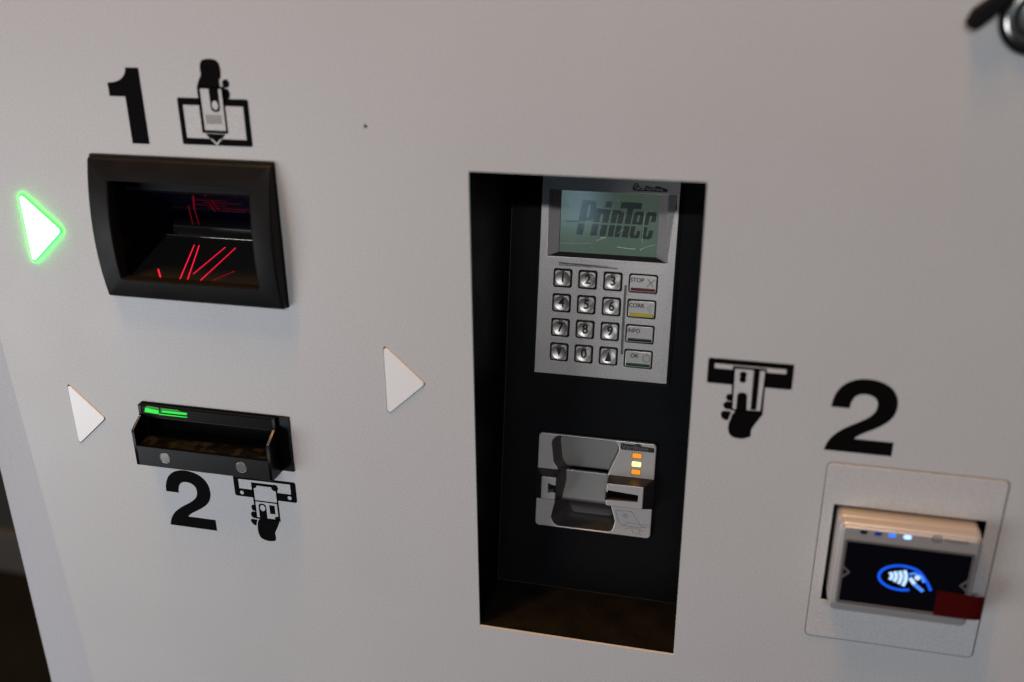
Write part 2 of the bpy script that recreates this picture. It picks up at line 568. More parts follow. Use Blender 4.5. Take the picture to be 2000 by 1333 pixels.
# ================================================================== lit and unlit arrows
labels = ['glowing green-white triangle arrow pointing right at the black barcode scanner',
          'unlit white triangle arrow left of the tall black recess, pointing right',
          'unlit white triangle arrow left of the banknote slot, lowest of the arrows']
for a, lb, lit in zip(ARROWS, labels, (True, False, False)):
    t = thing('arrow_light', lb, 'arrow light', (a[0] + a[3]) / 2, a[4], 'triangle arrow lights')
    b = MB(); b.prism(arrow_outline(a, 0.7 if lit else 0.0), -2.4, 1.9 if lit else 1.0, 0.5)
    if lit:
        b.build('edge', M_ARROWSIDE, t)
        b = MB(); b.prism(arrow_outline(a, -0.3), 0.9, 2.1, 0.15)
        b.build('face', M_ARROWLIT, t)
    else:
        b.build('face', M_ACRYL, t)


# ================================================================== stickers
def digit2(x0, z0, w_, h_):
    def q(p):
        return (x0 + p[0] * w_, z0 + p[1] * h_)
    segs = [(.025, .597), ((.03, .86), (.22, 1.0), (.5, 1.0)), ((.78, 1.0), (.975, .88), (.975, .68)),
            ((.975, .53), (.88, .44), (.70, .35)), ((.58, .29), (.47, .25), (.42, .19)), (1.0, .19), (1.0, 0), (0.0, 0.0),
            ((.03, .17), (.16, .27), (.33, .36)), ((.5, .45), (.69, .51), (.69, .66)), ((.69, .76), (.6, .80), (.49, .80)),
            ((.36, .80), (.30, .73), (.295, .597))]
    out = []
    for s in segs:
        out.append(q(s) if not isinstance(s[0], tuple) else tuple(q(p) for p in s))
    return bez(out, 9)


def sticker(name, label, x, z, dark, light=(), dark2=(), mid=()):
    t = thing(name, label, 'sticker', x, z)
    b = MB()
    for p in dark:
        b.prism(p, 0.004, 0.14)
    for p in dark2:
        b.prism(p, 0.22, 0.30)
    b.build('black_print', M_VINYL, t)
    if light:
        b = MB()
        for p in light:
            b.prism(p, 0.12, 0.20)
        b.build('pale_print', M_PANEL, t)
    if mid:
        b = MB()
        for p in mid:
            b.prism(p, 0.21, 0.27)
        b.build('barcode_print', M_ENGRAVE, t)
    return t


one = bez([(-311.8, 213.6), (-324.0, 213.6), ((-324.4, 207.5), (-329.5, 201.3), (-342.7, 201.1)), (-342.7, 190.2), (-328.0, 190.2),
           (-328.0, 151.4), (-311.8, 151.4)], 8)
sticker('number_sticker', 'black digit 1 beside the hand inserting a ticket, above the barcode scanner', -327, 151, [one])
sticker('number_sticker', 'black digit 2 directly below the black banknote slot', -327, -230, [digit2(-353, -230.4, 51.3, 65.2)])
sticker('number_sticker', 'black digit 2 above the contactless reader, right of the card pictogram', 282, -71, [digit2(256.4, -71.3, 51.2, 64.6)])

# ticket pictogram
sticker('pictogram_sticker', 'black pictogram of a hand pushing a barcode ticket down into a frame, beside digit 1', -249, 152,
        [rrect(-280.4, -216.8, 152.6, 190.7, 1.6),
         [(-260.9, 200), (-260.9, 162.8), (-237.6, 162.8), (-237.6, 200)],
         smooth([(-255.2, 218.6), (-252.0, 221.2), (-244.4, 221.7), (-239.4, 219.4), (-237.9, 213.2), (-238.6, 207.2), (-239.8, 201.5),
                 (-240.6, 197.5), (-249, 196), (-258.8, 196), (-261, 192.5), (-260.8, 198.0), (-259.2, 203.7), (-256.2, 209.0), (-256.2, 213.5)]),
         circ(-234.7, 202.8, 3.2, 20, 3.4), circ(-234.9, 194.6, 2.9, 18, 4.2),
         [(-238.4, 200.6), (-236, 200.6), (-236, 188), (-238.4, 188)]],
        [[(-275.6, 184.9), (-275.6, 158.1), (-221.8, 158.1), (-221.8, 184.9), (-237.4, 184.9), (-237.4, 162.6), (-261.1, 162.6), (-261.1, 184.9)],
         [(-258.3, 198.3), (-258.3, 165.0), (-239.4, 165.0), (-239.4, 198.3)],
         [(-258.6, 162.2), (-240.0, 162.2), (-249.2, 152.5)],
         stroke([(-239.2, 206.5), (-239.6, 201.4)], 1.2)],
        [rpoly([(-250.6, 198.9), (-242.2, 198.9), (-242.2, 180.0, 4.0), (-250.6, 180.0, 4.0)], 0.0, 6),
         [(-256.0, 161.3), (-242.2, 161.3), (-249.2, 154.6)]],
        mid=[[(x, 170.2), (x + 1.05, 170.2), (x + 1.05, 177.6), (x, 177.6)] for x in [-256 + 1.62 * i for i in range(9)]])
t = bpy.data.objects['pictogram_sticker']
b = MB(); b.prism(circ(-246.5, 185.3, 2.7, 20, 3.6), 0.31, 0.37)
b.build('thumb_nail', M_PANEL, t)

# banknote pictogram
sticker('pictogram_sticker', 'black pictogram of a hand feeding a banknote upward, half under the banknote slot', -244, -233,
        [rrect(-276.2, -211.4, -186.0, -163.6, 2.2),
         [(-257.4, -169.7), (-257.4, -209.6), (-231.2, -209.6), (-231.2, -169.7)],
         smooth([(-252.8, -209.4), (-243, -208.6), (-233.0, -209.0), (-235.0, -216.0), (-238.4, -223.6), (-238.2, -228.5), (-239.5, -232.6),
                 (-246.8, -233.9), (-254.2, -231.4), (-256.6, -224.3), (-256.0, -216.0)]),
         circ(-258.4, -197.6, 2.2, 16, 3.6), circ(-258.8, -205.6, 3.2, 18, 3.8),
         smooth([(-262.9, -213.2), (-262.0, -210.9), (-257.5, -210.9), (-255.0, -211.5), (-257.3, -217.6), (-260.8, -216.6)])],
        [[(-270.8, -167.1), (-270.8, -177.3), (-257.7, -177.3), (-257.7, -169.0), (-230.9, -169.0), (-230.9, -177.3), (-217.0, -177.3), (-217.0, -166.5), (-244, -166.6)],
         circ(-268.7, -181.9, 2.0, 18), circ(-218.8, -181.4, 2.0, 18),
         [(-255.5, -172.0), (-255.5, -188.5), (-232.7, -188.5), (-232.7, -172.0)],
         [(-255.5, -190.0), (-255.5, -207.7), (-233.0, -207.7), (-233.0, -190.0)],
         stroke([(-254.0, -209.8), (-255.8, -212.5), (-257.2, -218.0)], 0.9)],
        [circ(-255.0, -172.4, 2.7, 16), circ(-233.4, -172.2, 3.6, 18), circ(-234.0, -207.0, 2.8, 16),
         [(-241.2, -192.3), (-241.2, -202.0), (-235.7, -202.0), (-235.7, -192.3)],
         rpoly([(-252.7, -209.0), (-252.7, -191.6, 4.0), (-244.7, -191.6, 4.0), (-244.7, -209.0)], 0.0, 6)])
t = bpy.data.objects['pictogram_sticker.001']
b = MB(); b.prism(circ(-248.5, -196.6, 2.7, 20, 3.4), 0.31, 0.37)
b.build('thumb_nail', M_PANEL, t)

# card pictogram
sticker('pictogram_sticker', 'black pictogram of a hand holding a striped bank card, right of the recess', 192, -69,
        [rrect(160.6, 226.5, -21.6, 0.2, 1.6),
         [(180.0, -5.0), (181.0, -44.4), (206.3, -44.6), (206.2, -5.2)],
         smooth([(184.6, -44.6), (195, -44.0), (205.9, -44.7), (204.6, -48.5), (200.6, -55.8), (198.6, -61.0), (198.4, -66.2), (191.0, -69.2),
                 (183.0, -67.2), (180.4, -60.0), (181.8, -51.3)]),
         circ(179.4, -33.0, 2.7, 16, 3.2), circ(179.0, -40.2, 4.0, 18, 3.6),
         smooth([(173.6, -48.5), (175.4, -45.6), (181.5, -45.8), (180.8, -49.5), (179.6, -53.4), (175.6, -52.6)])],
        [[(165.9, -4.3), (165.9, -8.4), (180.0, -8.4), (180.0, -5.2), (206.2, -5.2), (206.2, -8.4), (220.9, -8.4), (220.9, -4.5)],
         [(181.9, -7.5), (182.6, -42.9), (204.2, -42.6), (204.9, -7.4)],
         stroke([(184.0, -44.8), (182.0, -48.0), (180.9, -53.5)], 1.1)],
        [[(196.3, -7.0), (196.6, -42.0), (201.1, -42.0), (201.1, -7.0)],
         rpoly([(185.3, -44.0), (185.3, -27.6, 4.2), (193.0, -27.6, 4.2), (193.6, -44.0)], 0.0, 6),
         circ(188.5, -11.9, 2.8, 18, 2.6), circ(188.5, -16.6, 2.7, 18, 2.4), rrect(186.2, 190.8, -15.6, -13.9, 0.3, 2)])

# ================================================================== barcode scanner
sc = thing('barcode_scanner', 'black barcode scanner housing with red laser lines on its floor, below digit 1', 'barcode scanner', -285, 14)
b = MB(); b.prism(rrect(-371.6, -198.8, 13.6, 141.4, 1.5, 3), 0.05, 1.6, 0.4, holes=[rrect(-352, -218, 28, 123, 0)])
b.build('flange', M_BLACKPL, sc)


def bulge(z):                         # convex front profile
    t_ = (z - 14.0) / 125.0
    return 7.4 + 8.6 * (1 - (2 * t_ - 0.92) ** 2 * 0.98)


# frame: front grid with an opening, following the bulge
b = MB()
zs = [15.0 + 122.6 * i / 24 for i in range(25)]
ox0, ox1, oz0, oz1 = -351.0, -219.0, 33.6, 120.4
X0, X1 = -371.2, -199.6
rings = []
NZ = 20


def frame_ring(xa, xb, za, zb, dh, r):
    p = []
    pts = rrect(xa, xb, za, zb, r, 4)
    # densify
    out = []
    for i in range(len(pts)):
        a, c = pts[i], pts[(i + 1) % len(pts)]
        n = 12 if math.hypot(c[0] - a[0], c[1] - a[1]) > 20 else 1
        for k in range(n):
            out.append((a[0] + (c[0] - a[0]) * k / n, a[1] + (c[1] - a[1]) * k / n))
    return [(x, z, dh if isinstance(dh, float) and dh < 0.5 else bulge(z) - 14 + dh) for x, z in out]


rings = [frame_ring(X0, X1, 14.4, 139.2, 0.1, 1.6)]
rings[0] = [(x, z, 1.5) for x, z, h in rings[0]]
rings.append(frame_ring(X0, X1, 14.4, 139.2, 11.4, 1.6))
rings.append(frame_ring(X0 + 0.5, X1 - 0.5, 14.9, 138.7, 12.8, 1.6))
rings.append(frame_ring(X0 + 1.6, X1 - 1.6, 16.0, 137.6, 13.8, 1.8))
rings.append(frame_ring(X0 + 2.4, X1 - 2.4, 16.8, 136.8, 14.05, 2.0))
rings.append(frame_ring(ox0 - 1.4, ox1 + 1.4, oz0 - 1.4, oz1 + 1.4, 14.3, 2.0))
rings.append(frame_ring(ox0 - 0.4, ox1 + 0.4, oz0 - 0.4, oz1 + 0.4, 13.7, 1.6))
rings.append(frame_ring(ox0, ox1, oz0, oz1, 12.4, 1.2))
rings.append([(x, z, 4.0) for x, z, h in frame_ring(ox0 + .6, ox1 - .6, oz0 + .6, oz1 - .6, 6.0, 1.2)])
b.loft(rings)
b.build('bezel', M_BLACKPL, sc, 24)
# cavity: rising scan floor, apex ledge, tilted upper window, side walls
b = MB(); b.strip([(12, 28.2), (-64, 51.6)], -354, -216)
b.build('scan_floor', M_FLOORWIN, sc)
b = MB(); b.side([(-63, 49), (-63, 52.6), (-66, 52.8), (-67, 50)], -354, -216); b.side([(-76, 50), (-76, 57.0), (-78, 58.6), (-80, 50)], -354, -216)
b.build('apex_ledge', M_FLOORWIN, sc)
b = MB(); b.side([(-62.6, 51.9), (-62.6, 52.5), (-63.4, 52.9), (-63.4, 52.2)], -351.2, -219)
b.build('ledge_edge', M_SHINE, sc)
b = MB(); b.side([(-75.8, 57.0), (-75.8, 57.5), (-76.6, 57.9), (-76.6, 57.2)], -351.2, -219)
b.build('ledge_edge', M_DULLMETAL, sc)
b = MB(); b.strip([(-66, 48), (-80, 48)], -354, -216)
b.build('apex_gap', M_RUBBER, sc)
b = MB(); b.strip([(-78, 58.4), (-16, 105.5)], -354, -216)
b.build('upper_window', M_WINDOW, sc)
b = MB(); b.side([(-16, 105.5), (-14, 108.0), (-14, 122), (-17, 122)], -354, -216)
b.strip([(-14, 122), (4, 122)], -354, -216)
b.build('window_frame', M_RUBBER, sc)
for xs in ((-353.5, -351.4), (-218.6, -216.5)):
    b = MB()
    b.side([(10, 20), (-82, 30), (-82, 70), (-18, 122), (5, 122)], *xs)
    b.build('cavity_wall', M_GLOSSBLK, sc)


def floor_h(y):
    return 30.9 + (y - 2.2) * 0.308


def laser(name, p, q, wd, mt):
    (xa, ya), (xb, yb) = p, q
    d = Vector((xb - xa, yb - ya)).normalized()
    n = Vector((-d.y, d.x)) * wd / 2
    vs = []
    for (x, y) in ((xa + n.x, ya + n.y), (xb + n.x, yb + n.y), (xb - n.x, yb - n.y), (xa - n.x, ya - n.y)):
        vs.append((x, 32.0 + (y + 0) * 0.3079 + 0.35, -y))
    b = MB(); b.add(vs, [(0, 1, 2, 3)])
    return b.build(name, mt, sc, fix=False)


laser('laser_streak', (-315.5, 51.3), (-300.4, -6.5), 0.75, M_LASER)
laser('laser_streak', (-310.3, 50.8), (-292.6, -6.5), 0.75, M_LASER)
laser('laser_streak', (-283.4, 50.7), (-293.7, 8.5), 0.75, M_LASER)
laser('laser_streak', (-273.1, 50.7), (-283.5, -6.5), 0.75, M_LASER)
laser('laser_streak', (-257.1, 17.1), (-271.0, 1.5), 0.9, M_LASERDIM)
laser('laser_streak', (-330.5, 11.9), (-316.2, -6.5), 1.1, M_LASER)

def window_reflection(xa, ya, xb, yb, wd):
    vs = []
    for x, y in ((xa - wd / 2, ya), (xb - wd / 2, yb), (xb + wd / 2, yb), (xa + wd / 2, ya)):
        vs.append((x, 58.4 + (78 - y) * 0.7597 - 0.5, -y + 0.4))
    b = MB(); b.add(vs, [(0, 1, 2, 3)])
    b.build('laser_streak', M_LASERREFL, sc, fix=False)  # glowing strip painted where the glass mirrors a red line


window_reflection(-288.5, 17.5, -304.7, 42.4, 1.3)
window_reflection(-304.7, 42.4, -322.5, 75, 0.6)
window_reflection(-306.1, 35.8, -329, 75, 0.6)
window_reflection(-281.8, 31.6, -286, 46, 0.5)
window_reflection(-275.0, 24.0, -281, 44, 0.35)
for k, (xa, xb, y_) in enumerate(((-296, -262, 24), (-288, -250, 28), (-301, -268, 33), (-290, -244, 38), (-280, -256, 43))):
    window_reflection((xa + xb) / 2, y_, (xa + xb) / 2 + 2, y_ + 0.35, xb - xa)

# ================================================================== banknote slot
bs = thing('banknote_slot', 'glossy black banknote slot with open tray and green light at its left end', 'banknote slot', -286, -151)
b = MB()
b.prism(rrect(-362.6, -210.2, -151.2, -93.8, 1.2, 3), 0.05, 1.4, 0.35, holes=[rrect(-357.5, -227.5, -136, -110, 0)])
b.build('base_plate', M_GLOSSBLK, bs)
for xs in ((-363.0, -360.4), (-225.2, -222.4)):
    b = MB()
    b.side([(1.2, -151.4), (20.6, -151.4), (21.2, -150.8), (21.2, -115.2), (20.4, -114.0), (6.4, -105.8), (5.6, -104.6), (5.6, -95.2), (1.2, -94.8)], *xs)
    b.build('cheek', M_GLOSSBLK, bs, 60)
for xa, xb in ((-363.0, -360.4), (-225.2, -222.4)):
    b = MB()
    b.side([(20.9, -115.3), (20.6, -113.9), (6.6, -105.6), (6.3, -106.0), (20.2, -114.4)], xa + .3, xb - .3)
    b.build('edge_highlight', M_SHINE, bs, 60)  # polished strips stand in for the gold highlight on the cheek edges
b = MB(); b.side([(1.3, -151.3), (20.6, -151.3), (21.0, -150.9), (21.0, -130.9), (20.4, -130.2), (18.0, -130.4), (18.0, -136), (1.3, -136)], -360.4, -225.2)
b.build('front_lip', M_GLOSSBLK, bs, 20)
b = MB(); b.side([(18.0, -131.0), (0.0, -130.6), (0.0, -134), (18.0, -134)], -360.4, -225.2)
b.build('tray', M_DUSTY, bs)
b = MB()
b.prism(rpoly([(-281.5, -15.5), (-281.5, -9.5), (-263.5, -9.5), (-263.5, -15.5)], 3.0), 0, 0.3)
b.prism(rpoly([(-252.0, -15.5), (-252.0, -9.0), (-238.0, -9.0), (-238.0, -15.5)], 3.0), 0, 0.3)
b.v = [(x, z, -130.85 + (-y)) for x, y, z in b.v]
b.build('tray_hole', M_RUBBER, bs)
b = MB(); b.side([(1.2, -94.9), (4.6, -95.3), (5.2, -96.2), (4.4, -107.0), (3.6, -107.8), (1.2, -107.8)], -360.4, -225.2)
b.build('top_bar', M_GLOSSBLK, bs, 20)
b = MB(); b.side([(1.0, -107.0), (-24, -110.5), (-24, -134), (1.0, -131)], -360.2, -225.4)
b.f = b.f[:0]
b = MB()
b.strip([(1.2, -107.8), (-22, -109.5), (-22, -134), (0.2, -131)], -360.2, -225.4)
b.build('slot_throat', M_RUBBER, bs)
for xs in ((-360.35, -360.0), (-225.6, -225.25)):
    b = MB(); b.side([(1.1, -107.9), (-23, -107.9), (-23, -135), (1.1, -135)], *xs)
    b.build('throat_side', M_RUBBER, bs)
b = MB()
b.prism([(-357.4, -102.6), (-355.6, -97.6), (-341.6, -99.4), (-342.6, -103.4), (-346, -103.4)], 0, 0.3)
b.prism([(-338.2, -98.9), (-339.2, -101.2), (-313.0, -101.2), (-311.8, -99.1), (-313.5, -98.6)], 0, 0.3)
b.prism([(-342.0, -102.9), (-342.4, -104.0), (-313.0, -104.0), (-312.6, -103.0)], 0, 0.3)
b.v = [(x, y - (5.0 + (z + 96.2) * 0.074) + 0.0, z) for x, y, z in b.v]
b.build('green_light', M_GREENLED, bs)
b = MB()
b.prism([(-354.5, -96.2), (-353, -95.6), (-341.5, -96.2), (-341.0, -98.6), (-354.6, -97.3)], 0, 0.25)
b.prism([(-339.0, -96.4), (-338.9, -98.6), (-318.0, -98.2), (-322.0, -96.4)], 0, 0.25)
b.prism([(-338.2, -95.6), (-337.6, -95.6), (-340.4, -102.0), (-341.0, -101.8)], 0, 0.5)
b.v = [(x, y - (5.0 + (z + 96.2) * 0.074), z) for x, y, z in b.v]
b.build('green_glow', M_GREENDIM, bs)
for cx in (-331.7, -253.1):
    b = MB(); b.prism(circ(cx, -140.5, 5.6, 32), 20.9, 21.5, 0.3, holes=[circ(cx, -140.5, 5.0, 32)])
    ring = b.build('lens_ring', M_LENSRING, bs)
    b = MB(); b.prism(circ(cx, -140.5, 5.0, 32), 20.9, 21.25, 0.2)
    ln = b.build('lens', M_LENS, ring)
    ln.parent = ring

# ================================================================== payment keypad (tilted with the recess back)
kp = thing('payment_keypad', 'silver keypad terminal with green display and number keys, upper part of the recess', 'keypad terminal', 58, 221, tilt=True)
LCD = (11.0, 103.0, 339.0, 396.6)
keys = {}
for r, row in enumerate(('123', '456', '789', 'v0^')):
    for c_, ch in enumerate(row):
        keys[ch] = (17.6 + 23.85 * c_, 314.9 - 23.88 * r)
fkeys = [('STOP', M_BARRED), ('CORR', M_BARYEL), ('INFO', M_BARBLK), ('OK', M_BARGRN)]
holes = [rrect(x - 8.9, x + 8.9, z - 8.9, z + 8.9, 2.2, 4) for x, z in keys.values()]
holes += [rrect(93.7 - 13.5, 93.7 + 13.5, 314.8 - 23.95 * i - 8.9, 314.8 - 23.95 * i + 8.9, 2.2, 4) for i in range(4)]
b = MB()
outer = rrect(-5.9, 121.7, 221.2, 420, 0.8, 2)
bez_out = [(1.6, 335.2), (114.0, 335.2), (111.0, 397.4), (1.2, 397.6)]
b.prism(outer, 0.2, 4.0, 0.35, holes=holes + [bez_out, rrect(110.6, 119.4, 384.4, 397.2, 0.3, 2)], seg=2)
b.build('face_plate', M_SILVER, kp)
b = MB(); b.prism(rrect(-9.4, 124.6, 217.2, 424, 2.0, 3), 0.02, 1.5, 0.5, holes=[rrect(4, 112, 334, 401, 0)])
b.build('gasket', M_RUBBER, kp)
b = MB(); b.prism(rrect(-4, 120, 225, 334, 0), 1.4, 1.7)
b.build('key_mat', M_RUBBER, kp)
# sloping display surround
inn = [(LCD[0] - .4, LCD[2] - .4), (LCD[1] + .4, LCD[2] - .4), (LCD[1] + .4, LCD[3] + .4), (LCD[0] - .4, LCD[3] + .4)]
b = MB()
for i in (1, 2, 3):
    a, c_ = bez_out[i], bez_out[(i + 1) % 4]
    d, e = inn[(i + 1) % 4], inn[i]
    b.add([(*a, 4.0), (*c_, 4.0), (*d, -5.5), (*e, -5.5)], [(0, 1, 2, 3)])
b.build('display_surround', M_SURROUND, kp, 10, fix=False)
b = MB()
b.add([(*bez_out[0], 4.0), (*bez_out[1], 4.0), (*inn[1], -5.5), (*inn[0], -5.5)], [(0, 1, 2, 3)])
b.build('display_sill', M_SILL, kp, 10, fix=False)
b = MB(); b.box(LCD[0] - .6, LCD[1] + .6, LCD[2] - .6, LCD[3] + .6, -14, -9.0)
b.build('display', M_LCD, kp)
b = MB()
for (p, q) in (((LCD[0] - .5, LCD[2] - .5), (LCD[0] - .5, LCD[3] + .5)), ((LCD[0] - .5, LCD[3] + .5), (LCD[1] + .5, LCD[3] + .5)),
               ((LCD[1] + .5, LCD[3] + .5), (LCD[1] + .5, LCD[2] - .5)), ((LCD[1] + .5, LCD[2] - .5), (LCD[0] - .5, LCD[2] - .5))):
    b.add([(*p, -5.5), (*q, -5.5), (*q, -9.2), (*p, -9.2)], [(0, 1, 2, 3)])
b.build('display_rim', M_RUBBER, kp)
b = MB(); b.prism(rrect(LCD[0], LCD[1], LCD[2], LCD[3], 0), -5.9, -5.8)
b.f = [f for f in b.f if len(f) == 3]
b.build('display_pane', M_PANE, kp)
# display lettering: heavy slanted condensed letters crossed by a gap
GAP0, GAP1 = 366.3, 368.2


def sk(pts):
    return [(x + 0.15 * (z - 355.5), z) for x, z in pts]


b = MB()


def bar(x0_, x1_, z0_, z1_):
    """stroke cut by the horizontal gap"""
    for a, c_ in ((z0_, min(z1_, GAP0)), (max(z0_, GAP1), z1_)):
        if c_ - a > 0.3:
            b.prism(sk([(x0_, a), (x1_, a), (x1_, c_), (x0_, c_)]), -8.98, -8.9)


bar(25.8, 32.4, 355.6, 388.3); bar(32.4, 38.2, 384.2, 388.0); bar(34.8, 39.6, 371.5, 386.8); bar(32.4, 38.0, 369.4, 372.6)   # P
bar(39.6, 45.6, 355.7, 381.2); bar(45.6, 50.0, 376.0, 380.8)                                  # r
bar(48.2, 54.0, 355.6, 380.6); bar(48.2, 54.0, 382.6, 388.2)                                  # i
bar(56.0, 61.2, 355.5, 380.6); bar(61.2, 64.4, 376.6, 380.4); bar(62.4, 67.4, 355.5, 379.0)    # n
bar(62.5, 82.0, 382.4, 388.4); bar(69.4, 75.0, 355.4, 382.4)                                  # T
bar(76.2, 80.4, 357.0, 379.0); bar(77.6, 84.6, 376.8, 380.4); bar(82.2, 86.0, 368.2, 379.2); bar(80.4, 86.0, 368.3, 370.4)
bar(77.2, 85.0, 355.2, 358.2); bar(82.4, 85.8, 356.4, 362.4)                                  # e
bar(87.6, 91.6, 356.6, 379.0); bar(88.8, 96.4, 376.8, 380.4); bar(93.4, 97.6, 371.4, 379.2); bar(88.6, 96.0, 355.0, 358.0); bar(93.4, 97.6, 356.4, 363.4)  # c
b.prism([(15.8, 367.1), (27.4, 367.1), (27.4, 368.4), (15.8, 368.4)], -8.98, -8.9)
b.build('display_lettering', M_LCDINK, kp)
b = MB()
for pts, wd in ((([(17.0, 391.0), (18.0, 388.0), (19.8, 384.5), (20.0, 381.5)]), 0.28), (([(19.0, 391.0), (20.2, 387.0), (20.6, 383.5)]), 0.14),
                (([(12.0, 347.0), (24, 347.2), (40, 348.4)]), 0.18), (([(89.6, 394.8), (89.8, 380), (89.2, 352)]), 0.22),
                (([(89.5, 346.0), (94, 348.4), (101.5, 350.6)]), 0.25), (([(88.6, 344.2), (89.0, 346.5)]), 0.5),
                (([(22, 395.6), (60, 395.8), (92, 395.4)]), 0.12), (([(50, 354.0), (55, 354.6)]), 0.6), (([(46, 351.0), (52, 353.6)]), 0.3),
                (([(66.0, 346.4), (76.0, 345.6), (83.5, 345.6)]), 0.5), (([(95.5, 383.5), (95.8, 381.0)]), 0.4), (([(64, 390.6), (64.8, 389.8)]), 0.8),
                (([(66, 359), (69, 362), (72, 363)]), 0.16)):
    b.prism(stroke(pts, wd), -5.78, -5.72)
b.build('film_scratch', M_SCRATCH, kp)
b = MB(); b.prism(rrect(110.7, 119.3, 384.5, 397.1, 0), 1.7, 3.4)
b.build('light_sensor', M_SENSOR, kp)
# upper brand print
b = MB()
b.prism(smooth([(78.4, 401.6), (79.0, 404.4), (80.6, 406.8), (82.6, 406.4), (84.6, 403.8), (88.4, 402.6), (90.4, 404.8), (92.6, 404.6),
                (96, 403.6), (101, 404.8), (106, 403.6), (109.4, 402.4), (109.8, 400.2), (100, 399.7), (90, 399.8), (80.4, 399.9)]), 4.0, 4.12)
b.build('brand_backing', M_KEYTEXT, kp)  # dark shape behind the brand lettering
b = MB()
b.prism([(79.8, 401.6), (80.6, 405.4), (82.0, 406.0), (82.6, 404.6)], 4.12, 4.2)
b.prism([(80.6, 400.7), (83.2, 403.4), (86.6, 403.6), (84.0, 400.9)], 4.12, 4.2)
b.prism([(84.9, 400.9), (87.4, 402.6), (89.2, 402.4), (89.6, 400.9)], 4.12, 4.2)
b.build('brand_mark', M_LOGOGOLD, kp)
b = MB(); b.text('VeriFone.', 90.2, 401.9, 4.3, 4.12, 4.2, sx=0.98)
b.build('brand_print', M_SILVERB, kp)
# raised trim lines
b = MB(); b.prism(rpoly([(13.6, 327.0), (13.6, 329.3), (69.0, 327.9), (69.0, 327.0)], 0.5), 3.9, 5.0, 0.5)
b.prism(rpoly([(75.9, 246.2), (78.3, 246.2), (77.9, 312.6), (76.5, 312.6)], 0.4), 3.9, 5.1, 0.5)
b.build('trim_ridge', M_SHINE, kp)
b = MB(); b.prism(rpoly([(13.0, 328.9), (13.0, 330.0), (60.0, 329.0), (60.0, 328.4)], 0.3), 3.9, 4.05)
b.prism([(78.5, 246.2), (79.1, 246.2), (78.7, 312.0), (78.1, 312.0)], 3.9, 4.05)
b.build('trim_groove', M_ENGRAVE, kp)

# keys
DR = 6.9


def dish(x, z):
    r = math.hypot(x, z)
    if r > DR:
        return 5.7
    return 5.7 - 1.15 * (1 - (r / DR) ** 2) - 0.10


def key_mesh():
    b = MB()
    N = 40
    rings = []
    for r in (1.2, 2.4, 3.6, 4.8, 5.8, 6.4, DR - 0.02):
        rings.append([(r * math.cos(2 * math.pi * i / N), r * math.sin(2 * math.pi * i / N), dish(r, 0)) for i in range(N)])
    rings.append([((DR + .25) * math.cos(2 * math.pi * i / N), (DR + .25) * math.sin(2 * math.pi * i / N), 5.75) for i in range(N)])

    def sq(i, half, rad):
        a = 2 * math.pi * i / N
        c_, s_ = math.cos(a), math.sin(a)
        k = half / max(abs(c_), abs(s_))
        x, z = c_ * k, s_ * k
        lim = half - rad
        if abs(x) > lim and abs(z) > lim:
            dx, dz = abs(x) - lim, abs(z) - lim
            L = math.hypot(dx, dz)
            x = math.copysign(lim + dx / L * rad, x)
            z = math.copysign(lim + dz / L * rad, z)
        return x, z
    for half, h in ((7.1, 5.7), (7.4, 5.45), (7.55, 4.9), (7.6, 1.6)):
        rings.append([(*sq(i, half, 1.6), h) for i in range(N)])
    b.loft(rings)
    b.add([(*rings[0][i][:2], rings[0][i][2]) for i in range(N)], [tuple(range(N))])
    return b


proto = None
for ch, (kx, kz) in keys.items():
    if proto is None:
        kb = key_mesh()
        ok = bpy.data.objects.new('number_key', None)
        bpy.data.objects.remove(ok)
        o = kb.build('number_key', M_KEY, None, 28)
        proto = o
    else:
        o = proto.copy()
        COL.objects.link(o)
    o.parent = kp
    o.location = ((kx - 58) * MM, 0, (kz - 221) * MM)
    o['label'] = {'v': 'down arrow key', '^': 'up arrow key'}.get(ch, 'digit %s key' % ch)
    b = MB()
    fn = lambda X, Z_: dish(X, Z_)
    if ch == 'v':
        tri = [(-2.9, 4.8), (2.9, 4.8), (0.1, -4.6)]
    elif ch == '^':
        tri = [(-3.1, -4.6), (3.1, -4.6), (0.1, 4.8)]
    if ch in 'v^':
        pts = []
        for i in range(3):
            a, c_ = tri[i], tri[(i + 1) % 3]
            for k in range(4):
                pts.append((a[0] + (c_[0] - a[0]) * k / 4, a[1] + (c_[1] - a[1]) * k / 4))
        b.prism(pts, 0, 0.12, fn=lambda x, z, h: h + 5.45)
    else:
        b.text(ch, 0.2, 0.2, 12.6, 0.04, 0.16, sx=0.92, align='CENTER', fn=fn, offset=0.28)
        if ch == '5':
            b.prism(circ(4.7, -0.4, 0.7, 12), 0, 0.4, fn=lambda x, z, h: h + dish(x, z))
    d = b.build('key_print', M_KEYTEXT, None, 20)
    d.parent = o

